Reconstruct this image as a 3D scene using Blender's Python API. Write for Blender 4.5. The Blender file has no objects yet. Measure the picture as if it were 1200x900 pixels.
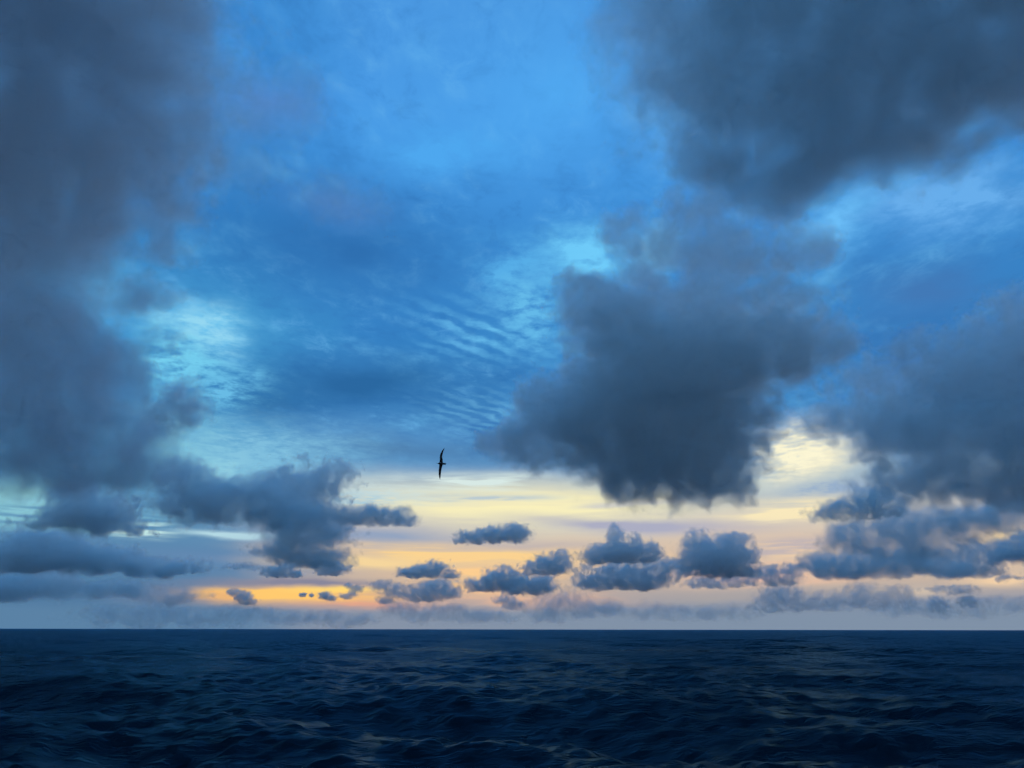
import bpy, bmesh, math, random
import numpy as np
from mathutils import Vector, Matrix, noise as mnoise

random.seed(7)
np.random.seed(7)
scene = bpy.context.scene
COL = scene.collection

# ------------------------------------------------------------------ camera
W, H, F = 1200.0, 900.0, 866.0            # photograph's frame and focal length in its pixels
CAM_H = 4.6
PITCH = math.atan((737.5 - 450.0) / F)
ROLL = math.radians(0.09)
cam_data = bpy.data.cameras.new("camera")
cam_data.sensor_width = 36.0
cam_data.lens = 36.0 * F / W
cam_data.clip_start = 0.1
cam_data.clip_end = 200000.0
cam = bpy.data.objects.new("camera", cam_data)
COL.objects.link(cam)
cam.location = (0, 0, CAM_H)
cam.rotation_euler = (Matrix.Rotation(math.pi / 2 + PITCH, 3, 'X') @ Matrix.Rotation(ROLL, 3, 'Z')).to_euler()
scene.camera = cam
CAM_M = cam.rotation_euler.to_matrix()


def ray(px, py):
    """Unit direction from the camera through a point of the photograph."""
    return (CAM_M @ Vector(((px - W / 2) / F, (H / 2 - py) / F, -1.0))).normalized()


def azel(px, py):
    d = ray(px, py)
    return math.atan2(d.x, d.y), math.asin(d.z)


def s2l(c):
    return tuple(((v / 255) / 12.92) if v / 255 <= 0.04045 else (((v / 255) + 0.055) / 1.055) ** 2.4 for v in c)


# ------------------------------------------------------------------ render settings
scene.render.engine = 'CYCLES'
scene.view_settings.view_transform = 'Standard'
scene.view_settings.look = 'None'
scene.view_settings.exposure = 0.0
scene.view_settings.gamma = 1.0
cy = scene.cycles
cy.max_bounces = 12
cy.diffuse_bounces = 1
cy.glossy_bounces = 2
cy.volume_bounces = 10
cy.transparent_max_bounces = 24
cy.volume_step_rate = 3.0
cy.volume_max_steps = 256
cy.use_denoising = True
cy.use_adaptive_sampling = True
cy.adaptive_threshold = 0.05
cy.adaptive_min_samples = 8

# ------------------------------------------------------------------ world: dusk sky with its thin high cloud sheet
SUN_AZ, SUN_EL = azel(400, 702)
world = bpy.data.worlds.new("World")
scene.world = world
world.use_nodes = True
nt = world.node_tree
nt.nodes.clear()


class G:
    """Small helper for building node graphs."""

    def __init__(self, tree):
        self.t = tree

    def put(self, sock, v):
        if isinstance(v, bpy.types.NodeSocket):
            self.t.links.new(v, sock)
        elif v is not None:
            sock.default_value = v

    def m(self, op, a, b=None, c=None, clamp=False):
        n = self.t.nodes.new('ShaderNodeMath')
        n.operation = op
        n.use_clamp = clamp
        for s, v in zip(n.inputs, (a, b, c)):
            self.put(s, v)
        return n.outputs[0]

    def v(self, op, a, b=None, c=None, out=0):
        n = self.t.nodes.new('ShaderNodeVectorMath')
        n.operation = op
        self.put(n.inputs[0], a)
        if op == 'SCALE':
            self.put(n.inputs['Scale'], b)
        else:
            for s, v in zip(list(n.inputs)[1:3], (b, c)):
                self.put(s, v)
        return n.outputs[out]

    def xyz(self, x, y, z):
        n = self.t.nodes.new('ShaderNodeCombineXYZ')
        for s, v in zip(n.inputs, (x, y, z)):
            self.put(s, v)
        return n.outputs[0]

    def sep(self, a):
        n = self.t.nodes.new('ShaderNodeSeparateXYZ')
        self.put(n.inputs[0], a)
        return n.outputs

    def rng(self, v, a, b, c=0.0, d=1.0, kind='SMOOTHSTEP'):
        n = self.t.nodes.new('ShaderNodeMapRange')
        n.interpolation_type = kind
        n.clamp = True
        for s, x in zip(n.inputs, (v, a, b, c, d)):
            self.put(s, x)
        return n.outputs[0]

    def noise(self, vec, scale, detail=4.0, rough=0.5, dist=0.0, out=0):
        n = self.t.nodes.new('ShaderNodeTexNoise')
        self.put(n.inputs['Vector'], vec)
        self.put(n.inputs['Scale'], scale)
        self.put(n.inputs['Detail'], detail)
        self.put(n.inputs['Roughness'], rough)
        self.put(n.inputs['Distortion'], dist)
        return n.outputs[out]

    def mix(self, fac, a, b, kind='MIX'):
        n = self.t.nodes.new('ShaderNodeMix')
        n.data_type = 'RGBA'
        n.blend_type = kind
        self.put(n.inputs[0], fac)
        self.put(n.inputs[6], a)
        self.put(n.inputs[7], b)
        return n.outputs[2]

    def ramp(self, fac, stops):
        n = self.t.nodes.new('ShaderNodeValToRGB')
        self.put(n.inputs[0], fac)
        cr = n.color_ramp
        cr.elements.remove(cr.elements[1])
        cr.elements[0].position = stops[0][0]
        cr.elements[0].color = (*stops[0][1], 1)
        for p, c in stops[1:]:
            cr.elements.new(p).color = (*c, 1)
        return n.outputs[0]


g = G(nt)
tc = nt.nodes.new('ShaderNodeTexCoord')
d = tc.outputs['Generated']
dx, dy, dz = g.sep(d)
az = g.m('ARCTAN2', dx, dy)
el = g.m('ARCSINE', dz)

# where the view ray meets the flat high sheet
inv = g.m('DIVIDE', 1.0, g.m('ADD', g.m('MAXIMUM', dz, 0.0), 0.06))
sheet = g.xyz(g.m('MULTIPLY', dx, inv), g.m('MULTIPLY', dy, inv), 0.0)
# gentle irregular warp for everything laid out over the sky
wn = g.noise(d, 5.0, 5.0, 0.55, out=1)
warp = g.v('MULTIPLY', g.v('SUBTRACT', wn, (0.5, 0.5, 0.5)), (0.16, 0.07, 0.0))
wn2 = g.noise(g.xyz(g.m('MULTIPLY', az, 1.0), g.m('MULTIPLY', el, 3.5), 1.7), 9.0, 4.0, 0.6, out=1)
warp2 = g.v('MULTIPLY', g.v('SUBTRACT', wn2, (0.5, 0.5, 0.5)), (0.10, 0.030, 0.0))
pos = g.v('ADD', g.xyz(az, el, 0.0), g.v('ADD', warp, warp2))
posl = g.v('ADD', g.xyz(az, el, 0.0), g.v('SCALE', warp2, 0.45))


def rowel(py):
    return azel(600, py)[1]


EL_TOP = math.radians(90)


def elramp(rows, top):
    stops = [(max(0.0, rowel(py)) / EL_TOP, s2l(c)) for py, c in rows]
    stops.sort()
    return stops + [(0.75, s2l(top))]


elw = g.m('DIVIDE', g.sep(pos)[1], EL_TOP)
ell = g.m('DIVIDE', g.sep(posl)[1], EL_TOP)
right_rows = [(20, (74, 152, 226)), (150, (72, 154, 230)), (290, (60, 140, 212)), (400, (54, 132, 200)),
              (480, (62, 132, 194)), (545, (92, 150, 200)), (578, (176, 196, 204)), (615, (206, 198, 190)),
              (655, (222, 194, 164)), (690, (186, 172, 164)), (710, (142, 150, 168)), (736, (124, 140, 166))]
left_rows = [(20, (64, 142, 214)), (150, (62, 144, 220)), (290, (52, 130, 200)), (400, (64, 150, 206)),
             (480, (60, 138, 198)), (545, (84, 160, 206)), (600, (92, 152, 192)), (650, (86, 136, 176)),
             (690, (78, 124, 164)), (715, (76, 120, 160)), (736, (90, 134, 172))]
skyR = g.ramp(ell, elramp(right_rows, (76, 142, 212)))
skyL = g.ramp(ell, elramp(left_rows, (76, 142, 212)))
aL, aR = azel(240, 700)[0], azel(400, 700)[0]
side = g.rng(g.sep(pos)[0], aL, aR)
sky = g.mix(side, skyL, skyR)

# high sheet: broken altocumulus texture that goes with the flat layer it lies in
hn = g.noise(g.v('MULTIPLY', sheet, (1.0, 0.9, 1.0)), 1.9, 7.0, 0.62, 0.4)
hn2 = g.noise(g.v('MULTIPLY', sheet, (1.0, 0.55, 1.0)), 7.0, 4.0, 0.6, 0.2)
hi = g.m('MULTIPLY', g.rng(hn, 0.50, 0.72), g.rng(hn2, 0.35, 0.7))
upmask = g.rng(el, rowel(600), rowel(480))
sky = g.mix(g.m('MULTIPLY', g.m('MULTIPLY', hi, upmask), 0.75), sky, (*s2l((112, 196, 244)), 1))
lo = g.rng(hn, 0.48, 0.30)
fine = g.noise(g.v('MULTIPLY', sheet, (1.0, 0.8, 1.0)), 14.0, 5.0, 0.65, 0.4)
sky = g.mix(g.m('MULTIPLY', g.m('MULTIPLY', g.rng(fine, 0.45, 0.7), g.rng(hn2, 0.4, 0.65)), g.m('MULTIPLY', upmask, 0.4)), sky, (*s2l((110, 186, 240)), 1))
sky = g.mix(g.m('MULTIPLY', g.rng(fine, 0.5, 0.3), g.m('MULTIPLY', upmask, 0.3)), sky, (*s2l((50, 116, 184)), 1))
sky = g.mix(g.m('MULTIPLY', g.m('MULTIPLY', lo, upmask), 0.6), sky, (*s2l((42, 108, 176)), 1))


def patch(col, px, py, rx, ry, c, k=1.0, src=None, mod=None, rot=0.0, inner=0.2):
    """A patch of the sky of its own colour: centre and half size in the photograph, soft rim."""
    a0, e0 = azel(px, py)
    a1, _ = azel(px + rx, py)
    _, e1 = azel(px, py - ry)
    sx, sy = 1.0 / abs(a1 - a0), 1.0 / abs(e1 - e0)
    p = src or pos
    if rot:
        p = g.v('SUBTRACT', p, (a0, e0, 0.0))
        rn = nt.nodes.new('ShaderNodeVectorRotate')
        rn.rotation_type = 'Z_AXIS'
        g.put(rn.inputs['Vector'], p)
        rn.inputs['Angle'].default_value = math.radians(rot)
        p = rn.outputs[0]
        a0 = e0 = 0.0
    q = g.v('MULTIPLY_ADD', p, (sx, sy, 0.0), (-a0 * sx, -e0 * sy, 0.0))
    gr = nt.nodes.new('ShaderNodeTexGradient')
    gr.gradient_type = 'QUADRATIC_SPHERE'
    nt.links.new(q, gr.inputs[0])
    f = g.m('MULTIPLY', gr.outputs[1], mod if mod is not None else k * (1.4 + 6.0 * max(0.0, inner - 0.1)), clamp=True)
    return g.mix(f, col, (*s2l(c), 1))


fib = g.rng(g.noise(g.v('MULTIPLY', sheet, (1.0, 1.0, 1.0)), 12.0, 5.0, 0.66, 0.15), 0.30, 0.76)
# ripples of the mackerel patch: bands across the sheet
wv = nt.nodes.new('ShaderNodeTexWave')
wv.bands_direction = 'DIAGONAL'
g.put(wv.inputs['Vector'], g.v('MULTIPLY', sheet, (1.0, -1.0, 1.0)))
wv.inputs['Scale'].default_value = 6.0
wv.inputs['Distortion'].default_value = 4.0
wv.inputs['Detail'].default_value = 3.0
wv.inputs['Detail Scale'].default_value = 1.6
rip = g.m('MULTIPLY', g.rng(wv.outputs['Fac'], 0.05, 1.0), g.m('ADD', g.m('MULTIPLY', fib, 0.7), 0.3))
streak = g.rng(g.noise(g.xyz(g.m('MULTIPLY', az, 2.0), g.m('MULTIPLY', el, 26.0), 3.0), 3.0, 4.0, 0.55, 0.3), 0.38, 0.62)
streakT = g.rng(g.noise(g.xyz(g.m('MULTIPLY', az, 3.0), g.m('MULTIPLY', el, 60.0), 9.0), 2.4, 4.0, 0.6, 0.2), 0.40, 0.60)

half = g.m('ADD', g.m('MULTIPLY', fib, 1.5), 0.7)          # patch strength broken up by the sheet's own grain
thin = g.m('MULTIPLY', fib, 2.2)
ripl = g.m('MULTIPLY', rip, 1.5)
bars = g.m('MULTIPLY', streak, 2.4)
barsT = g.m('MULTIPLY', streakT, 2.6)
soft = g.m('ADD', g.m('MULTIPLY', streak, 1.6), 0.7)
soft2 = g.m('ADD', g.m('MULTIPLY', fib, 2.4), 0.3)

S = sky
# darker sheets in the blue
S = patch(S, 400, 290, 320, 160, (46, 112, 178), 0.55)
S = patch(S, 420, 455, 290, 70, (40, 104, 162), 0.6, rot=-4)
S = patch(S, 300, 470, 120, 50, (44, 110, 168), 0.5, mod=half)
S = patch(S, 480, 536, 260, 34, (74, 124, 172), 0.45)
S = patch(S, 1080, 340, 240, 90, (66, 122, 184), 0.6)
S = patch(S, 1060, 440, 160, 80, (62, 116, 180), 0.4)
S = patch(S, 310, 120, 120, 60, (92, 132, 198), 0.3, rot=-10)
S = patch(S, 400, 235, 110, 50, (84, 130, 196), 0.3)
# bright breaks
S = patch(S, 640, 110, 260, 180, (84, 174, 246), 0.4)
S = patch(S, 530, 170, 160, 60, (78, 168, 240), 0.5, mod=half)
S = patch(S, 1110, 230, 250, 80, (104, 174, 236), 0.7, mod=half, rot=12)
S = patch(S, 985, 275, 90, 60, (108, 190, 248), 0.9, mod=half)
S = patch(S, 790, 285, 60, 50, (124, 206, 252), 0.95)
S = patch(S, 780, 130, 90, 100, (96, 172, 238), 0.7, mod=half)
S = patch(S, 700, 300, 100, 70, (112, 204, 250), 0.95, mod=half)
S = patch(S, 620, 320, 110, 70, (84, 172, 232), 0.7, mod=thin)
S = patch(S, 240, 382, 106, 60, (106, 194, 238), 0.6)
S = patch(S, 235, 385, 90, 54, (152, 216, 242), 0.9, mod=thin)
S = patch(S, 195, 420, 90, 80, (120, 212, 242), 0.7, mod=thin)
S = patch(S, 125, 335, 90, 70, (98, 180, 232), 0.6)
S = patch(S, 240, 445, 110, 60, (104, 188, 230), 0.6, mod=thin)
S = patch(S, 300, 530, 230, 66, (126, 190, 222), 0.95, mod=half)
S = patch(S, 250, 545, 90, 50, (142, 204, 226), 0.95, mod=half)
S = patch(S, 180, 520, 100, 80, (128, 196, 220), 0.8, mod=half)
S = patch(S, 4, 572, 66, 40, (144, 208, 214), 0.8)
S = patch(S, 575, 395, 165, 62, (100, 184, 234), 0.9, mod=ripl, rot=6)
S = patch(S, 560, 490, 90, 50, (100, 172, 218), 0.8, mod=ripl)
S = patch(S, 640, 370, 100, 90, (100, 186, 234), 0.55, mod=thin)
# streaks low on the left
S = patch(S, 70, 602, 200, 34, (136, 196, 212), 0.8, src=posl, mod=barsT)
S = patch(S, 165, 622, 66, 18, (196, 232, 230), 0.9, src=posl, mod=barsT)
S = patch(S, 270, 627, 110, 7, (184, 224, 234), 0.85, src=posl)
S = patch(S, 240, 655, 300, 34, (96, 136, 178), 0.55, src=posl)
# the cream opening and its mauve bars
S = patch(S, 600, 592, 420, 56, (236, 228, 192), 0.7, src=posl)
S = patch(S, 460, 580, 150, 24, (200, 220, 222), 0.9, src=posl, mod=half)
S = patch(S, 630, 598, 270, 36, (250, 241, 190), 1.0, src=posl, rot=2, mod=g.m('ADD', g.m('MULTIPLY', streak, 2.2), 1.0))
S = patch(S, 560, 583, 150, 9, (188, 204, 210), 0.6, src=posl, mod=bars)
S = patch(S, 740, 590, 120, 8, (214, 212, 200), 0.6, src=posl, mod=bars)
S = patch(S, 555, 565, 160, 16, (216, 234, 230), 0.9, src=posl, mod=bars)
S = patch(S, 410, 585, 90, 20, (168, 204, 220), 0.9, src=posl, mod=thin)
S = patch(S, 950, 538, 130, 54, (236, 232, 206), 0.7)
S = patch(S, 930, 530, 110, 54, (253, 247, 214), 1.0, mod=soft2)
S = patch(S, 985, 572, 150, 24, (152, 176, 204), 0.8, src=posl, mod=half)
S = patch(S, 940, 600, 210, 26, (250, 234, 190), 0.85, src=posl, mod=soft)
S = patch(S, 740, 616, 330, 20, (172, 174, 196), 0.75, src=posl, rot=3)
S = patch(S, 440, 630, 250, 34, (146, 164, 192), 0.65, src=posl)
S = patch(S, 600, 641, 260, 12, (190, 180, 180), 0.6, src=posl)
S = patch(S, 560, 654, 330, 22, (250, 212, 146), 0.85, src=posl, rot=2, mod=soft)
S = patch(S, 420, 660, 180, 14, (244, 214, 158), 0.8, src=posl)
S = patch(S, 930, 650, 280, 60, (234, 206, 174), 0.45, src=posl)
S = patch(S, 950, 642, 230, 22, (196, 182, 182), 0.6, src=posl, mod=bars)
S = patch(S, 890, 674, 200, 22, (250, 200, 168), 0.6, src=posl, mod=soft)
S = patch(S, 570, 680, 170, 44, (252, 206, 146), 0.6, src=posl, mod=soft)
S = patch(S, 1150, 655, 200, 40, (226, 200, 172), 0.5, src=posl)
S = patch(S, 1195, 630, 90, 20, (254, 222, 160), 0.9, src=posl)
S = patch(S, 1170, 680, 90, 14, (240, 208, 170), 0.8, src=posl)
S = patch(S, 1060, 694, 130, 14, (214, 196, 176), 0.6, src=posl)
# the last orange light
softO = g.m('ADD', g.m('MULTIPLY', streak, 3.0), 1.2)
S = patch(S, 370, 700, 260, 26, (236, 180, 134), 0.5, src=posl)
S = patch(S, 345, 699, 180, 18, (255, 202, 112), 1.0, src=posl, mod=softO)
S = patch(S, 400, 691, 90, 7, (255, 216, 120), 0.9, src=posl)
S = patch(S, 265, 698, 60, 13, (236, 182, 122), 0.8, src=posl)
S = patch(S, 410, 710, 130, 12, (252, 172, 124), 0.8, src=posl, mod=soft)
S = patch(S, 360, 683, 210, 9, (132, 134, 156), 0.7, src=posl)
S = patch(S, 600, 706, 230, 20, (226, 184, 156), 0.5, src=posl, mod=soft)
S = patch(S, 840, 702, 260, 16, (170, 164, 164), 0.5, src=posl)
# murk along the horizon
mk = g.rng(g.sep(posl)[1], rowel(700), rowel(724))
hz = g.mix(side, (*s2l((88, 130, 166)), 1), (*s2l((128, 146, 168)), 1))
S = g.mix(mk, S, hz)
# away from the bright quarter the evening sky is duller and greyer
back = g.rng(g.m('ABSOLUTE', az), 0.9, 1.7)
BACK = g.ramp(g.m('DIVIDE', el, EL_TOP), [(0.0, s2l((108, 126, 146))), (0.25, s2l((104, 134, 164))), (0.6, s2l((84, 136, 184))), (1.0, s2l((76, 138, 196)))])
S = g.mix(back, S, BACK)
below = g.rng(el, -0.001, -0.02)
S = g.mix(below, S, (*s2l((20, 40, 62)), 1))

bg = nt.nodes.new('ShaderNodeBackground')
nt.links.new(S, bg.inputs[0])
bg.inputs[1].default_value = 1.0
skytex = nt.nodes.new('ShaderNodeTexSky')
skytex.sky_type = 'NISHITA'
skytex.sun_disc = False
skytex.sun_elevation = max(SUN_EL, math.radians(1.0))
skytex.sun_rotation = SUN_AZ
bg2 = nt.nodes.new('ShaderNodeBackground')
nt.links.new(skytex.outputs[0], bg2.inputs[0])
bg2.inputs[1].default_value = 0.05
mixw = nt.nodes.new('ShaderNodeMixShader')
mixw.inputs[0].default_value = 0.012
nt.links.new(bg.outputs[0], mixw.inputs[1])
nt.links.new(bg2.outputs[0], mixw.inputs[2])
wo = nt.nodes.new('ShaderNodeOutputWorld')
nt.links.new(mixw.outputs[0], wo.inputs[0])
world.cycles.sampling_method = 'NONE'

# the sun, all but gone behind the murk
sd = bpy.data.lights.new("sun", 'SUN')
sd.energy = 0.05
sd.cycles.max_bounces = 0
sd.angle = math.radians(20)
sd.color = (1.0, 0.62, 0.38)
sun = bpy.data.objects.new("sun", sd)
COL.objects.link(sun)
sdir = Vector((math.sin(SUN_AZ) * math.cos(SUN_EL), math.cos(SUN_AZ) * math.cos(SUN_EL), math.sin(SUN_EL)))
sun.rotation_euler = sdir.to_track_quat('Z', 'Y').to_euler()


def tag(o, label=None, cat=None, group=None, kind=None):
    for k, v in (('label', label), ('category', cat), ('group', group), ('kind', kind)):
        if v:
            o[k] = v
    return o


# ------------------------------------------------------------------ sea
def sea_mesh():
    fine = np.radians(np.arange(-44, 44.01, 0.1))
    azs = np.concatenate([np.radians(np.linspace(-180, -46, 60)), fine, np.radians(np.linspace(46, 180, 60))])
    rs = [5.0]
    while rs[-1] < 45000.0:
        r = rs[-1]
        k = 0.006 if r < 160 else (0.010 if r < 1500 else (0.012 if r < 4000 else 0.05))
        rs.append(r * (1 + k))
    rs = np.array(rs)
    A, R = np.meshgrid(azs, rs)
    X, Y = R * np.sin(A), R * np.cos(A)
    Z = np.zeros_like(X)
    DX, DY = np.zeros_like(X), np.zeros_like(X)
    cell = R * 0.0016
    row = np.gradient(rs)[:, None] * np.ones_like(X)
    rng = np.random.RandomState(11)
    n = 110
    lam = np.exp(np.linspace(math.log(0.55), math.log(42.0), n))
    main = math.radians(-112)                      # waves run towards the camera, a little to the left
    for L in lam:
        spread = 0.95 if L < 6 else 0.55
        th = main + rng.normal(0, spread)
        k = 2 * math.pi / L
        amp = 0.0040 * L ** 1.0 * (1.0 if L < 22 else (22 / L) ** 1.0) * (1.5 if L > 12 else 1.0) * rng.uniform(0.6, 1.3)
        if L < 3.5:
            amp *= 2.0
        ph = rng.uniform(0, 2 * math.pi)
        kx, ky = math.cos(th) * k, math.sin(th) * k
        fade = np.clip((L / np.maximum(row, cell) - 2.2) / 3.0, 0, 1)
        arg = kx * X + ky * Y + ph
        sn, cs = np.sin(arg), np.cos(arg)
        Z += amp * fade * cs
        DX -= amp * fade * 0.42 * (kx / k) * sn
        DY -= amp * fade * 0.42 * (ky / k) * sn
    for L in np.exp(np.linspace(math.log(48.0), math.log(260.0), 16)):      # long swell, all there is to see far out
        th = main + rng.normal(0, 0.45)
        k = 2 * math.pi / L
        kx, ky = math.cos(th) * k, math.sin(th) * k
        Z += 0.0028 * L ** 0.85 * rng.uniform(0.6, 1.2) * np.clip((R - 60) / 400, 0.12, 1) * np.cos(kx * X + ky * Y + rng.uniform(0, 6.28))
    # gusts: patches of livelier and calmer water
    gust = 0.85 + 0.25 * np.sin(X * 0.045 + 1.3 + 0.6 * np.sin(Y * 0.03)) * np.sin(Y * 0.021 + 0.4)
    Z *= gust
    damp = np.clip((26000 - R) / 12000, 0, 1)
    Z *= damp
    X2, Y2 = X + DX * gust, Y + DY * gust
    nr, na = X.shape
    co = np.stack([X2, Y2, Z], -1).reshape(-1, 3).astype(np.float32)
    i = (np.arange(nr - 1)[:, None] * na + np.arange(na - 1)[None, :]).ravel()
    quads = np.stack([i, i + 1, i + 1 + na, i + na], -1).astype(np.int32)
    me = bpy.data.meshes.new("sea")
    me.vertices.add(len(co))
    me.vertices.foreach_set("co", co.ravel())
    me.loops.add(quads.size)
    me.loops.foreach_set("vertex_index", quads.ravel())
    me.polygons.add(len(quads))
    me.polygons.foreach_set("loop_start", np.arange(0, quads.size, 4, dtype=np.int32))
    me.polygons.foreach_set("use_smooth", np.ones(len(quads), dtype=bool))
    me.update(calc_edges=True)
    return me


wm = bpy.data.materials.new("sea_water")
wm.use_nodes = True
wt = wm.node_tree
gw = G(wt)
wt.nodes.remove(wt.nodes['Principled BSDF'])
deep = wt.nodes.new('ShaderNodeBsdfDiffuse')             # light coming back out of the water
deep.inputs['Color'].default_value = (0.0013, 0.0085, 0.018, 1)
gloss = wt.nodes.new('ShaderNodeBsdfGlossy')             # what the broken surface mirrors
gloss.inputs['Color'].default_value = (0.34, 0.64, 0.86, 1)
fres = wt.nodes.new('ShaderNodeFresnel')
fres.inputs['IOR'].default_value = 1.25
wmix = wt.nodes.new('ShaderNodeMixShader')
wt.links.new(gw.m('MULTIPLY', fres.outputs[0], 0.40), wmix.inputs[0])
wt.links.new(deep.outputs[0], wmix.inputs[1])
wt.links.new(gloss.outputs[0], wmix.inputs[2])
wt.links.new(wmix.outputs[0], wt.nodes['Material Output'].inputs['Surface'])
wgeo = wt.nodes.new('ShaderNodeNewGeometry')
wp = wgeo.outputs['Position']
wps = gw.v('MULTIPLY', wp, (0.6, 1.1, 1.0))
n1 = gw.noise(wps, 2.4, 5.0, 0.6, 0.2)
n2 = gw.noise(wps, 0.55, 4.0, 0.55, 0.2)
dist = gw.v('LENGTH', wp, out=1)
hsum = gw.m('ADD', gw.m('MULTIPLY', n1, 0.10), gw.m('MULTIPLY', n2, 0.42))
bump = wt.nodes.new('ShaderNodeBump')
bump.inputs['Strength'].default_value = 1.0
bump.inputs['Distance'].default_value = 1.0
wt.links.new(hsum, bump.inputs['Height'])
# far out every pixel holds many wave faces: tilt the normal by the slopes they have
slope = gw.v('SUBTRACT', gw.noise(wps, 1.1, 4.0, 0.7, out=1), (0.5, 0.5, 0.5))
slope = gw.v('MULTIPLY', slope, (1.0, 1.6, 0.0))
farw = gw.rng(dist, 30.0, 300.0, 0.45, 1.0)
nrm = gw.v('NORMALIZE', gw.v('ADD', bump.outputs[0], gw.v('SCALE', slope, gw.m('MULTIPLY', farw, 0.75))))
for nn in (deep, gloss, fres):
    wt.links.new(nrm, nn.inputs['Normal'])
gust = gw.noise(gw.v('MULTIPLY', wp, (0.25, 1.0, 1.0)), 0.012, 4.0, 0.6)
wt.links.new(gw.m('ADD', gw.rng(gust, 0.3, 0.7, 0.18, 0.30), gw.rng(dist, 30.0, 500.0, 0.0, 0.25)), gloss.inputs['Roughness'])
sea_o = bpy.data.objects.new("sea", sea_mesh())
sea_o.data.materials.append(wm)
COL.objects.link(sea_o)
tag(sea_o, "dark blue open sea with short choppy waves reaching the horizon", "sea", kind="structure")

# ------------------------------------------------------------------ the bird
def simple_mat(name, col, rough=0.6):
    m = bpy.data.materials.new(name)
    m.use_nodes = True
    t = m.node_tree
    gg = G(t)
    p = t.nodes['Principled BSDF']
    tcn = t.nodes.new('ShaderNodeTexCoord')
    nz = gg.noise(tcn.outputs['Object'], 14.0, 4.0, 0.6)
    t.links.new(gg.mix(nz, (*[c * 0.7 for c in col], 1), (*[c * 1.3 for c in col], 1)), p.inputs['Base Color'])
    p.inputs['Roughness'].default_value = rough
    return m


PLUMAGE = simple_mat("dark_plumage", (0.035, 0.032, 0.034), 0.8)
HORN = simple_mat("bill_horn", (0.10, 0.085, 0.06), 0.4)
EYE = simple_mat("bird_eye", (0.005, 0.005, 0.005), 0.15)


def loft(bm, rings, n=14):
    """rings: (centre, half width vector, half height vector); closed to a point at both ends."""
    vs = []
    for c, u, w in rings:
        vs.append([bm.verts.new(Vector(c) + Vector(u) * math.cos(2 * math.pi * k / n) + Vector(w) * math.sin(2 * math.pi * k / n)) for k in range(n)])
    for r0, r1 in zip(vs, vs[1:]):
        for k in range(n):
            bm.faces.new((r0[k], r0[(k + 1) % n], r1[(k + 1) % n], r1[k]))
    bm.faces.new(vs[0][::-1])
    bm.faces.new(vs[-1])


def mesh_obj(name, bm, mat, parent=None, smooth=True):
    bmesh.ops.recalc_face_normals(bm, faces=bm.faces)
    me = bpy.data.meshes.new(name)
    bm.to_mesh(me)
    bm.free()
    me.materials.append(mat)
    for p in me.polygons:
        p.use_smooth = smooth
    o = bpy.data.objects.new(name, me)
    COL.objects.link(o)
    o.parent = parent
    return o


BD = 40.0
u = BD / F                                              # metres per photograph pixel at the bird
bird = bpy.data.objects.new("seabird", None)
COL.objects.link(bird)
bd = ray(516.9, 543.3)
bird.location = cam.location + bd * BD
bird.rotation_euler = CAM_M.to_euler()                  # seen square from below while it banks on one wing
tag(bird, "dark long winged seabird banking steeply above the horizon", "bird")
bm = bmesh.new()
# trunk with head (left) and wedge tail (right)
prof = [(-3.5, 0.35, 0.36), (-3.1, 0.62, 0.62), (-2.5, 0.78, 0.76), (-1.9, 0.78, 0.76), (-1.2, 1.02, 1.0), (-0.3, 1.28, 1.22),
        (0.8, 1.26, 1.15), (2.0, 1.02, 0.9), (3.2, 0.8, 0.55), (4.3, 0.82, 0.24), (5.4, 0.78, 0.13), (5.9, 0.45, 0.09)]
loft(bm, [((x * u, 0.06 * x * -u, 0.0), (0, w * 1.25 * u, 0), (0, 0, h * 1.2 * u)) for x, w, h in prof])
# wings: centre line, half chord along the body, half thickness
top = [(0.0, 0.4, 1.75, .42), (0.1, 2.2, 1.6, .36), (0.15, 5.0, 1.35, .30), (-0.1, 8.0, 1.25, .25), (0.3, 10.5, 1.2, .2), (1.2, 13.2, 1.0, .15),
       (2.4, 15.8, .7, .11), (3.6, 17.6, .35, .08), (4.1, 18.3, .12, .05)]
bot = [(0.0, -0.4, 1.75, .42), (-0.3, -2.4, 1.6, .36), (-0.9, -5.2, 1.4, .30), (-1.3, -8.2, 1.35, .25), (-1.5, -11.0, 1.2, .2), (-1.5, -13.6, .98, .15),
       (-1.4, -16.0, .7, .11), (-1.3, -17.8, .38, .08), (-1.2, -18.7, .12, .05)]
for wing in (top, bot):
    loft(bm, [((x * u, y * u, (0.004 * y * y if abs(y) < 9 else 0.3 - 0.012 * (abs(y) - 9) ** 1.6) * u), (c * 1.22 * u, 0, 0.08 * c * u), (0, 0, t * u))
              for x, y, c, t in wing], 16)
body = mesh_obj("body", bm, PLUMAGE, bird)
rm = body.modifiers.new("one_surface", 'REMESH')
rm.mode = 'VOXEL'
rm.voxel_size = 0.0065
rm.use_smooth_shade = True
sm_ = body.modifiers.new("soften", 'SMOOTH')
sm_.factor = 0.4
sm_.iterations = 2
bm = bmesh.new()
loft(bm, [((x * u, 0.21 * u, z * u), (0, w * u, 0), (0, 0, w * u)) for x, w, z in
          ((-3.3, .34, 0), (-3.9, .26, 0), (-4.6, .20, 0), (-5.1, .22, -.04), (-5.3, .15, -.12), (-5.36, .05, -.22))], 10)
mesh_obj("bill", bm, HORN, bird)
for sz in (-1, 1):
    bm = bmesh.new()
    bmesh.ops.create_uvsphere(bm, u_segments=10, v_segments=8, radius=0.13 * u,
                              matrix=Matrix.Translation((-2.95 * u, 0.3 * u, sz * 0.6 * u)))
    mesh_obj("eye", bm, EYE, bird)

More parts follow.
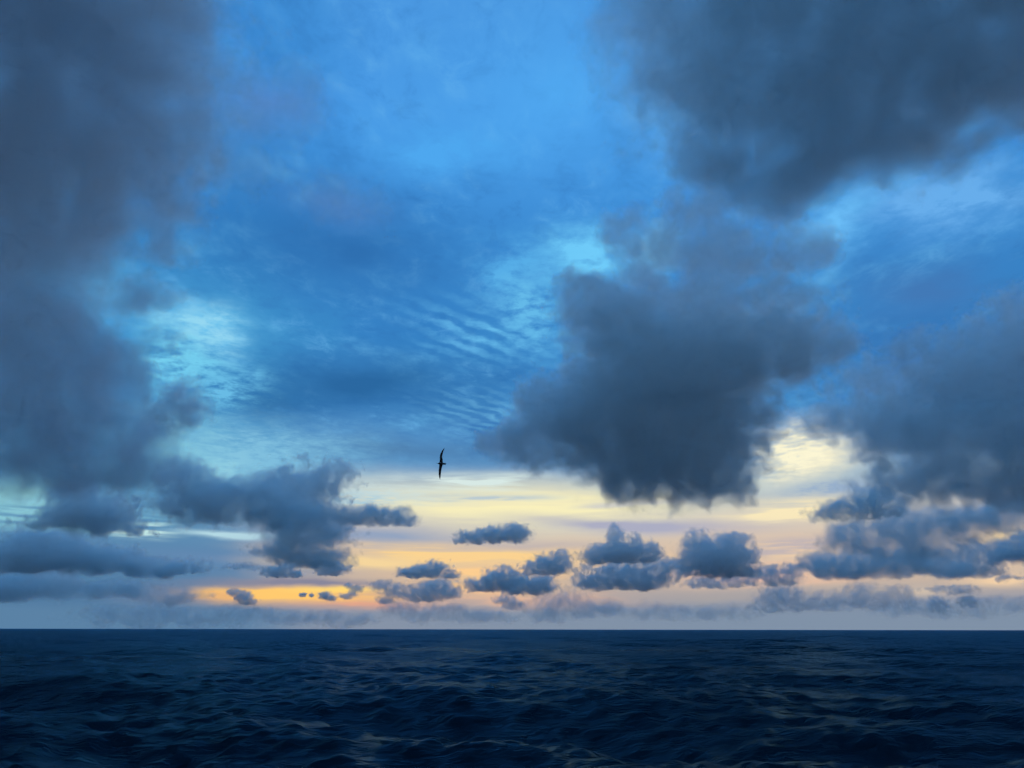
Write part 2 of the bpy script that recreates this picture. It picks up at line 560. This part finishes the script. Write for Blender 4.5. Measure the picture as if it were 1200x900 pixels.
# ------------------------------------------------------------------ clouds
def cloud_air(name, color, dens, aniso=0.5):
    m = bpy.data.materials.new(name)
    m.use_nodes = True
    t = m.node_tree
    t.nodes.clear()
    out = t.nodes.new('ShaderNodeOutputMaterial')
    pv = t.nodes.new('ShaderNodeVolumePrincipled')
    pv.inputs['Color'].default_value = (*color, 1)
    pv.inputs['Density'].default_value = dens
    pv.inputs['Density Attribute'].default_value = 'density'
    pv.inputs['Anisotropy'].default_value = aniso
    t.links.new(pv.outputs[0], out.inputs['Volume'])
    return m


def added_skin(name, color):
    """Skin added so a volume cloud registers as an object: nearly all light passes."""
    m = bpy.data.materials.new(name)
    m.use_nodes = True
    t = m.node_tree
    t.nodes.clear()
    out = t.nodes.new('ShaderNodeOutputMaterial')
    tr = t.nodes.new('ShaderNodeBsdfTransparent')
    df = t.nodes.new('ShaderNodeBsdfTranslucent')
    df.inputs[0].default_value = (*color, 1)
    mx = t.nodes.new('ShaderNodeMixShader')
    mx.inputs[0].default_value = 0.02
    t.links.new(tr.outputs[0], mx.inputs[1])
    t.links.new(df.outputs[0], mx.inputs[2])
    t.links.new(mx.outputs[0], out.inputs['Surface'])
    return m


ADDED_SKIN = added_skin("added_cloud_skin", (0.6, 0.6, 0.65))  # almost invisible surface added round each vapour volume, no real layer of cloud
N_CLOUD = 0
DEBUG = False


def make_cloud(label, D, blobs, dens=1.0, vox=2.0, amp=0.75, nscale=1.0, color=(0.945, 0.978, 0.992), flat=None,
               group=None, depth=0.8, gscale=None, edge=0.5, bias=0.0, fray=0.9, rough=0.55, detail=5.0, billow=0.0, thr=0.0):
    """blobs: (px, py, rx, ry[, weight]) in the photograph's pixels; they are set out in the air D metres away as
    ellipsoids, joined into one density field that noise breaks up."""
    global N_CLOUD
    N_CLOUD += 1
    rnd = random.Random(N_CLOUD * 13 + 5)
    px_m = D / F
    cx = sum(b[0] for b in blobs) / len(blobs)
    cyy = sum(b[1] for b in blobs) / len(blobs)
    cd = ray(cx, cyy)
    origin = Vector((0, 0, CAM_H)) + cd * D
    yaw = -math.atan2(cd.x, cd.y)
    R = Matrix.Rotation(yaw, 3, 'Z')
    Ri = R.inverted()
    L = []
    for b in blobs:
        dd = ray(b[0], b[1])
        c = Vector((0, 0, CAM_H)) + dd * D * (1 + rnd.uniform(-1, 1) * 0.15 * b[2] / F)
        k = D / (F * (dd.dot(CAM_M @ Vector((0, 0, -1)))))      # metres per pixel out there
        k *= dd.dot(CAM_M @ Vector((0, 0, -1))) ** 0.5
        c = Ri @ (c - origin)
        gs = gscale or (1.13 if group == LOW else 1.08 if group == MID else 1.0)
        L.append((c, b[2] * px_m * gs, min(b[2], b[3] * 1.6) * px_m * depth, b[3] * px_m * gs, b[4] if len(b) > 4 else 1.0))
    pad = 0.22
    lo = Vector([min(c[i] - r[i] * (1 + pad) for c, r in ((l[0], l[1:4]) for l in L)) for i in range(3)])
    hi = Vector([max(c[i] + r[i] * (1 + pad) for c, r in ((l[0], l[1:4]) for l in L)) for i in range(3)])
    vs = vox * px_m
    res = [max(8, int(math.ceil((hi[i] - lo[i]) / vs))) for i in range(3)]

    ng = bpy.data.node_groups.new("cloud_field", 'GeometryNodeTree')
    ng.interface.new_socket("Geometry", in_out='INPUT', socket_type='NodeSocketGeometry')
    ng.interface.new_socket("Geometry", in_out='OUTPUT', socket_type='NodeSocketGeometry')
    q = G(ng)
    P = ng.nodes.new('GeometryNodeInputPosition').outputs[0]
    f = None
    rmean = sum((l[1] * l[3]) ** 0.5 for l in L) / len(L)
    # big swirl first, so that no ellipsoid stays visible
    sw = q.noise(P, 0.9 / rmean * nscale, 2.0, 0.5, out=1)
    P2 = q.v('ADD', P, q.v('SCALE', q.v('SUBTRACT', sw, (0.5, 0.5, 0.5)), rmean * 0.7))
    for c, rx, ry, rz, wgt in L:
        a = q.v('MULTIPLY_ADD', P2, (1 / rx, 1 / ry, 1 / rz), (-c.x / rx, -c.y / ry, -c.z / rz))
        r = q.v('LENGTH', a, out=1)
        v = q.m('MULTIPLY_ADD', r, -wgt, wgt)
        f = v if f is None else q.m('SMOOTH_MAX', f, v, 0.18)
    nz = q.noise(q.v('ADD', P, (N_CLOUD * 517.3, 91.0, 33.0)), 1.35 / rmean * nscale, detail, rough, 0.25)
    nz = q.m('SUBTRACT', nz, 0.5 + bias)
    fld = q.m('MULTIPLY_ADD', nz, amp * 2.0, f)
    nf = q.noise(q.v('ADD', P, (N_CLOUD * 31.7, 19.0, 7.0)), 4.4 / rmean * nscale, 4.0, 0.68)
    fld = q.m('MULTIPLY_ADD', q.m('SUBTRACT', nf, 0.5), fray * 1.4, fld)
    if billow:
        # rounded heads: folded noise has creases between bulges
        nb = q.noise(q.v('ADD', P2, (N_CLOUD * 11.3, 5.0, 71.0)), 2.3 / rmean * nscale, 2.0, 0.5)
        nb = q.m('ABSOLUTE', q.m('SUBTRACT', nb, 0.5))
        fld = q.m('MULTIPLY_ADD', q.m('SUBTRACT', nb, 0.07), billow * 4.0, fld)
    if flat is not None:                                 # a level base: cut off below this row of the photograph
        zb = flat_z(flat, origin, D)
        pz = q.sep(P2)[2]
        cut = q.rng(pz, zb - rmean * 0.10, zb + rmean * 0.22, -0.9, 0.0)
        fld = q.m('ADD', fld, cut)
    dn = q.rng(fld, thr, thr + edge, 0.0, 1.0)
    # thick and thin parts inside
    nd = q.noise(q.v('ADD', P2, (N_CLOUD * 3.3, 57.0, 12.0)), 2.1 / rmean * nscale, 3.0, 0.55, 0.3)
    dn = q.m('MULTIPLY', dn, q.rng(nd, 0.34, 0.66, 0.16, 1.15))
    # fade to nothing at the grid's own walls
    vc = ng.nodes.new('GeometryNodeVolumeCube')
    ng.links.new(dn, vc.inputs['Density'])
    vc.inputs['Min'].default_value = lo
    vc.inputs['Max'].default_value = hi
    for i, nm in enumerate(('Resolution X', 'Resolution Y', 'Resolution Z')):
        vc.inputs[nm].default_value = res[i]
    go = ng.nodes.new('NodeGroupOutput')
    ng.nodes.new('NodeGroupInput')
    vmat = cloud_air("cloud_air", color, dens * 9.0 / (rmean * 2))
    sv = ng.nodes.new('GeometryNodeSetMaterial')
    ng.links.new(vc.outputs[0], sv.inputs['Geometry'])
    sv.inputs['Material'].default_value = vmat
    ng.links.new(sv.outputs[0], go.inputs[0])
    vd = bpy.data.volumes.new("vapour")
    vd.materials.append(vmat)
    vo = bpy.data.objects.new("vapour", vd)
    COL.objects.link(vo)
    vo.modifiers.new("cloud_field", 'NODES').node_group = ng

    # closed skin of that field, added to give the vapour an object surface
    ns = bpy.data.node_groups.new("added_skin", 'GeometryNodeTree')
    ns.interface.new_socket("Geometry", in_out='INPUT', socket_type='NodeSocketGeometry')
    ns.interface.new_socket("Geometry", in_out='OUTPUT', socket_type='NodeSocketGeometry')
    oi = ns.nodes.new('GeometryNodeObjectInfo')
    oi.inputs['Object'].default_value = vo
    oi.transform_space = 'ORIGINAL'
    v2m = ns.nodes.new('GeometryNodeVolumeToMesh')
    v2m.resolution_mode = 'VOXEL_SIZE'
    v2m.inputs['Voxel Size'].default_value = vs * 1.8
    ns.links.new(oi.outputs['Geometry'], v2m.inputs[0])
    v2m.inputs['Threshold'].default_value = 0.15
    v2m.inputs['Adaptivity'].default_value = 0.1
    ss = ns.nodes.new('GeometryNodeSetShadeSmooth')
    ns.links.new(v2m.outputs[0], ss.inputs['Geometry'])
    sm = ns.nodes.new('GeometryNodeSetMaterial')
    ns.links.new(ss.outputs[0], sm.inputs['Geometry'])
    sm.inputs['Material'].default_value = ADDED_SKIN
    so = ns.nodes.new('NodeGroupOutput')
    ns.nodes.new('NodeGroupInput')
    ns.links.new(sm.outputs[0], so.inputs[0])

    bm = bmesh.new()
    for c, rx, ry, rz, wgt in L:
        bmesh.ops.create_icosphere(bm, subdivisions=2, radius=1.0,
                                   matrix=Matrix.Translation(c) @ Matrix.Diagonal((rx * .8, ry * .8, rz * .8, 1)))
    me = bpy.data.meshes.new("cloud")
    bm.to_mesh(me)
    bm.free()
    me.materials.append(ADDED_SKIN)
    o = bpy.data.objects.new("cloud", me)
    o.location = origin
    o.rotation_euler = (0, 0, yaw)
    COL.objects.link(o)
    vo.parent = o
    o.modifiers.new("added_skin", 'NODES').node_group = ns
    tag(o, label, "cloud", group)
    if DEBUG:
        dg = bpy.context.evaluated_depsgraph_get()
        print("CLOUD", N_CLOUD, res, res[0] * res[1] * res[2] / 1e6, len(o.evaluated_get(dg).data.polygons))
    return o


def flat_z(py, origin, D):
    """Height, in a cloud's own frame, of a level base seen in row py."""
    a = math.atan2(origin.x, origin.y)
    el0 = PITCH + math.atan((450.0 - py) / F)
    return D * math.sin(el0) + CAM_H - origin.z


BIG = "large dark clouds overhead"
LOW = "small cumulus clouds low over the horizon"
MID = "dark cloud banks low in the sky"

BASE = dict(vox=3.8, amp=0.72, edge=0.36, rough=0.62, group=BIG)
make_cloud("huge slate dark cloud filling the left edge of the sky from the top", 2300,
           [(20, -60, 190, 130), (90, 40, 135, 110), (60, 150, 150, 110), (160, 140, 72, 90), (150, 215, 76, 60, 0.9), (0, 270, 110, 110),
            (190, 290, 46, 34, 0.5), (150, 345, 52, 28, 0.45), (0, 400, 110, 100), (70, 430, 90, 70), (70, 500, 110, 60), (130, 450, 56, 50),
            (105, 545, 92, 40), (40, 540, 60, 36), (-60, 480, 120, 90), (185, 400, 34, 26, 0.5), (120, 60, 120, 110), (20, 180, 130, 130)], dens=0.85, color=(0.968, 0.972, 0.986), **BASE)
make_cloud("faint mauve wisp beside the huge dark cloud at upper left", 3000,
           [(285, 125, 80, 50), (345, 110, 50, 48), (270, 190, 70, 40), (400, 235, 76, 36, 0.8), (240, 90, 60, 60)],
           dens=0.2, vox=4, amp=0.6, edge=0.9, group=BIG)
make_cloud("broad dark cloud hanging over the upper right corner of the sky", 2000,
           [(1010, -30, 230, 130), (1190, 20, 150, 100), (930, 90, 120, 100), (1070, 95, 130, 84), (860, 150, 74, 70),
            (950, 190, 110, 44), (820, 10, 90, 90), (1160, 105, 110, 48), (1060, 170, 60, 34, 0.8), (1000, 60, 150, 110), (880, 60, 110, 90)], dens=0.95, gscale=1.08, **BASE)
make_cloud("thin bluish fringe of cloud at the left end of the upper right cloud", 2600,
           [(735, 40, 60, 70), (770, 90, 60, 50), (715, 80, 36, 40, 0.7), (840, 210, 50, 40, 0.8)],
           dens=0.22, vox=4.2, amp=0.75, edge=0.8, group=BIG)
BODY = dict(vox=2.8, amp=0.6, fray=0.6, edge=0.34, billow=0.35, rough=0.64, group=BIG)
make_cloud("massive dark cloud hanging in the right centre over the cream opening", 3000,
           [(790, 440, 120, 90), (700, 480, 100, 62), (640, 512, 80, 34), (596, 512, 46, 22), (575, 514, 26, 14), (720, 380, 66, 56), (840, 500, 62, 80),
            (900, 410, 86, 50), (820, 550, 74, 44), (855, 560, 40, 36), (745, 560, 60, 28), (685, 345, 36, 30, 0.8), (960, 405, 44, 26, 0.7), (700, 535, 76, 34), (780, 530, 110, 60), (866, 470, 48, 70)],
           dens=1.0, **BODY)
make_cloud("pale mauve ragged cloud top between the two darkest clouds at right", 3400,
           [(735, 275, 34, 44), (760, 325, 46, 34), (850, 300, 62, 50), (935, 295, 44, 36), (830, 350, 90, 40), (900, 350, 70, 34), (820, 250, 50, 40, 0.9), (900, 240, 50, 36, 0.8), (780, 290, 50, 40)],
           dens=0.5, vox=3.2, amp=0.7, edge=0.5, billow=0.4, group=BIG)
make_cloud("broad dark cloud with level base at the right edge, beside the cream gap", 3400,
           [(1120, 490, 90, 62), (1190, 480, 100, 80), (1060, 500, 66, 40), (1100, 452, 50, 34),
            (1095, 550, 84, 30), (1170, 560, 100, 32), (1000, 490, 50, 26, 0.7), (1270, 500, 100, 90), (1020, 450, 40, 24, 0.5)],
           dens=0.85, **{**BODY, 'billow': 0.6})

make_cloud("pale mauve billowing heads rising at the top of the dark right edge cloud", 2900,
           [(1195, 378, 38, 36), (1152, 394, 30, 30), (1110, 412, 28, 26), (1065, 410, 26, 22), (1180, 424, 56, 36), (1235, 390, 50, 50), (1120, 440, 50, 30)],
           dens=0.42, color=(1.0, 0.996, 1.0), **{**BODY, 'billow': 0.9, 'amp': 0.4, 'edge': 0.22})
make_cloud("small ragged puff just right of the huge left cloud, above the teal gap", 3300,
           [(212, 475, 34, 30), (190, 490, 30, 22)], dens=0.7, vox=2.0, amp=0.6, edge=0.6, group=MID)
make_cloud("stubby grey tower of cloud under the huge left cloud", 5200,
           [(105, 604, 44, 30), (100, 628, 60, 24), (92, 585, 32, 20), (60, 632, 40, 16)], dens=1.2, billow=0.5, edge=0.32, vox=1.5, amp=0.5, flat=640, group=MID)
make_cloud("long flat dark bank at far left beneath the stubby tower", 6000,
           [(70, 656, 66, 24), (35, 650, 34, 22), (120, 665, 60, 18), (190, 672, 52, 14), (90, 668, 90, 20), (60, 645, 46, 20), (30, 655, 40, 24)], dens=1.3, billow=0.5, edge=0.32, vox=1.4, amp=0.5, flat=682, group=MID)
make_cloud("lowest blue grey bank at far left, just above the horizon", 9500,
           [(40, 692, 110, 18), (130, 694, 80, 14), (-30, 690, 80, 20), (195, 702, 50, 11), (60, 700, 120, 16)], dens=1.1, vox=1.6, amp=0.5, flat=710, group=MID)
make_cloud("dark ragged cloud left of the bird with a flat arm pointing left", 4600,
           [(240, 585, 56, 26), (300, 580, 46, 26), (210, 560, 34, 22), (280, 595, 80, 18), (330, 600, 50, 22)], dens=1.1, vox=1.8, amp=0.6, fray=1.2, group=MID)
make_cloud("tall dusky cloud column standing left of the cream opening", 5200,
           [(355, 580, 46, 36), (360, 620, 52, 26), (340, 645, 44, 18), (375, 655, 36, 20), (385, 560, 26, 20, 0.7)],
           dens=0.95, billow=0.45, edge=0.34, vox=1.6, amp=0.6, flat=672, group=MID)
make_cloud("small dark cloud ending in a rounded tip at the cream opening", 4900,
           [(440, 606, 34, 15), (468, 606, 22, 13), (410, 604, 30, 12)], dens=1.0, vox=1.3, amp=0.5, flat=620, group=MID)
make_cloud("dark bank of cloud low at right, under the level base", 5400,
           [(1080, 618, 90, 20), (1150, 606, 80, 18), (1010, 632, 50, 16), (1060, 640, 60, 16), (1190, 600, 50, 20)],
           dens=1.0, vox=1.7, amp=0.5, group=MID)
make_cloud("short dark arm of cloud crossing the cream blob at right", 4700,
           [(990, 598, 40, 12), (1025, 588, 36, 18), (968, 602, 20, 8)], dens=1.0, vox=1.3, amp=0.5, group=MID)
make_cloud("low blue grey cloud with flat base right of centre bank", 6400,
           [(1010, 668, 60, 20), (965, 662, 26, 18), (1060, 662, 52, 20), (1100, 668, 46, 12)],
           dens=1.0, vox=1.5, amp=0.5, flat=684, group=MID)

CU = dict(vox=0.85, amp=0.78, edge=0.36, billow=0.4, group=LOW, detail=5.0, fray=0.85, nscale=1.2, color=(0.955, 0.97, 0.985))  # less blue scatter colour: distance haze put into the cloud colour
FAR = dict(vox=1.4, amp=0.55, edge=0.6, billow=0.3, group=LOW, detail=4.0, color=(0.96, 0.97, 0.985))  # haze of the far distance is painted in by this greyer scatter colour
make_cloud("lone flat little cloud floating below the bird", 7000,
           [(556, 630, 22, 8), (580, 627, 20, 10), (603, 625, 18, 11), (544, 633, 12, 5)], dens=1.0, flat=640, **{**CU, 'nscale': 1.5, 'amp': 0.9})
make_cloud("small flat topped cloud with a lobed right end above the peach glow", 8000,
           [(490, 671, 22, 8), (508, 668, 18, 9), (528, 674, 10, 7), (478, 673, 14, 5)], dens=1.0, flat=679, **{**CU, 'nscale': 1.15, 'amp': 0.8})
make_cloud("low cloud heap directly under the lobed flat cloud", 10500,
           [(510, 690, 24, 11), (495, 698, 22, 10), (528, 694, 14, 8)], dens=0.8, flat=708, **{**CU, 'nscale': 1.8, 'amp': 0.65})
make_cloud("thin wispy cloud left of the lobed flat cloud", 11000,
           [(447, 686, 14, 6), (463, 692, 16, 8), (452, 703, 12, 6)], dens=0.5, flat=710, **{**CU, 'nscale': 1.3, 'amp': 1.0})
make_cloud("small dark cloud rising to a knob, centre of the row", 8400,
           [(583, 680, 20, 12), (562, 686, 20, 8), (600, 676, 12, 12), (590, 670, 8, 8)], dens=1.0, flat=696, **{**CU, 'nscale': 1.0, 'amp': 0.7})
make_cloud("round shouldered dark cloud upper right of the knobbed one", 8200,
           [(645, 662, 24, 12), (658, 655, 12, 10), (630, 668, 18, 9)], dens=1.0, flat=676, **{**CU, 'nscale': 1.6, 'amp': 0.9})
make_cloud("dark wedge of cloud tucked under the round shouldered one", 9000,
           [(617, 686, 24, 13), (635, 684, 18, 12), (600, 690, 14, 8)], dens=1.0, flat=699, **{**CU, 'nscale': 0.9, 'amp': 0.8})
make_cloud("dark cumulus with a thin turret on its crown", 7600,
           [(725, 650, 38, 14), (722, 634, 12, 14), (745, 640, 12, 13), (760, 648, 16, 12), (700, 655, 20, 10), (720, 622, 7, 8)],
           dens=1.05, flat=663, **{**CU, 'nscale': 1.5, 'amp': 0.65})
make_cloud("long dark sagging bank below the turreted cumulus", 8600,
           [(740, 677, 36, 14), (775, 668, 24, 12), (700, 682, 26, 11), (685, 672, 10, 10), (755, 685, 26, 9), (792, 666, 16, 9), (730, 668, 40, 10)],
           dens=1.0, flat=694, **{**CU, 'nscale': 1.15, 'amp': 1.0})
make_cloud("largest round cumulus standing alone right of centre", 7400,
           [(842, 656, 38, 24), (818, 640, 18, 16), (862, 652, 24, 20), (850, 668, 40, 14), (815, 660, 18, 16), (858, 632, 20, 8)],
           dens=1.1, flat=681, **{**CU, 'nscale': 1.8, 'amp': 0.7})
make_cloud("thin ragged shelf of cloud under the largest round cumulus", 9200,
           [(830, 684, 26, 7), (862, 681, 28, 6), (875, 676, 18, 7)], dens=0.7, flat=692, **{**CU, 'nscale': 1.3, 'amp': 0.9})
make_cloud("small tattered cloud right of the largest round cumulus", 9000,
           [(903, 672, 15, 8), (925, 668, 16, 8), (915, 680, 22, 7)], dens=0.7, flat=690, **{**CU, 'nscale': 1.0, 'amp': 0.8})
make_cloud("hazy blue cloud hugging the horizon below the tattered one", 12500,
           [(915, 700, 26, 14), (945, 706, 30, 10), (900, 712, 24, 7)], dens=0.4, flat=720, **{**CU, 'nscale': 1.6, 'amp': 0.65})
make_cloud("dim broad cloud near the horizon under the right hand bank", 12000,
           [(1010, 702, 34, 14), (1040, 700, 28, 12)], dens=0.35, flat=718, **{**CU, 'nscale': 0.9, 'amp': 1.0})
make_cloud("dark cloud cut off by the right edge above the yellow slit", 6800,
           [(1185, 652, 24, 16), (1215, 650, 40, 22), (1165, 662, 14, 8)], dens=1.0, flat=672, **{**CU, 'nscale': 1.5, 'amp': 0.7})
make_cloud("flat dark sliver at the right edge below the yellow slit", 8600,
           [(1200, 682, 34, 7), (1182, 683, 18, 5)], dens=0.9, flat=689, **{**CU, 'nscale': 1.15, 'amp': 0.9})
make_cloud("grey cloud between the right hand bank and the yellow slit", 7800,
           [(1120, 664, 30, 16), (1140, 650, 26, 14), (1155, 668, 18, 12), (1110, 680, 24, 8)], dens=0.6, flat=686, **{**CU, 'nscale': 1.8, 'amp': 0.8})
make_cloud("tiny broken cloud scraps low at right over the pale glow", 11500,
           [(1106, 690, 16, 4), (1125, 692, 18, 5), (1100, 708, 10, 8), (1135, 705, 10, 6)], dens=0.5, **{**CU, 'nscale': 1.3, 'amp': 0.65})
make_cloud("small dark cloud left of the orange light", 8800,
           [(325, 670, 14, 7), (338, 664, 10, 8), (347, 672, 8, 5)], dens=0.95, flat=681, **{**CU, 'nscale': 1.0, 'amp': 1.0})
make_cloud("faint low smudge of cloud over the left end of the orange light", 10500,
           [(285, 665, 18, 5), (268, 668, 14, 4), (300, 668, 10, 4)], dens=0.4, flat=672, **{**CU, 'nscale': 1.6, 'amp': 0.7})
make_cloud("dark rounded scrap under the tall dusky column", 8500,
           [(390, 668, 18, 8), (382, 660, 14, 7)], dens=0.95, flat=677, **{**CU, 'nscale': 0.9, 'amp': 0.9})
make_cloud("small cloud scrap against the left end of the orange band", 12000,
           [(274, 694, 8, 4), (285, 699, 9, 6), (290, 705, 10, 4)], dens=0.8, **{**CU, 'nscale': 1.5, 'amp': 0.8})
make_cloud("tiny dark cloud fleck in the middle of the orange band", 12000,
           [(355, 697, 4, 2.2), (365, 697.5, 3, 2)], dens=0.9, **{**CU, 'nscale': 1.15, 'amp': 0.65})
make_cloud("little arched cloud fleck right of the middle of the orange band", 12000,
           [(381, 698, 7, 4), (388, 701, 6, 3)], dens=0.9, **{**CU, 'nscale': 1.8, 'amp': 1.0})
make_cloud("slanting cloud fleck at the right end of the orange band", 12000,
           [(405, 699, 8, 3), (413, 696, 6, 3)], dens=0.6, **{**CU, 'nscale': 1.3, 'amp': 0.7})
make_cloud("long hazy bank along the horizon under the orange band", 16000,
           [(230, 724, 70, 10), (320, 722, 70, 8), (400, 726, 60, 9), (160, 722, 60, 12), (280, 716, 30, 7)], dens=0.4, **FAR)
make_cloud("hazy humped bank on the horizon below the low cloud heap", 16000,
           [(500, 718, 50, 10), (560, 722, 50, 8), (470, 712, 24, 10), (530, 712, 26, 7)], dens=0.35, **FAR)
make_cloud("dim blue cloud column on the horizon between two pink gaps", 13500,
           [(655, 708, 34, 14), (690, 712, 36, 12), (640, 716, 30, 12), (672, 698, 22, 10)], dens=0.4, **FAR)
make_cloud("small blue scrap low between two peach gaps near the centre", 12000,
           [(592, 703, 13, 6), (600, 708, 12, 6)], dens=0.5, **{**CU, 'nscale': 1.0, 'amp': 0.9})
make_cloud("faint wide cloud band at the horizon under the largest round cumulus", 15500,
           [(770, 716, 50, 9), (840, 718, 60, 8), (720, 712, 20, 8)], dens=0.3, **FAR)
make_cloud("low ragged grey patch far right just above the horizon", 13500,
           [(1160, 704, 30, 6), (1195, 706, 30, 7), (1060, 712, 40, 8), (1115, 716, 50, 7)], dens=0.3, **FAR)
make_cloud("dark stray scrap between the column and the thin wispy cloud", 9500,
           [(418, 690, 8, 4), (408, 686, 5, 3)], dens=0.5, **{**CU, 'nscale': 1.6, 'amp': 0.8})
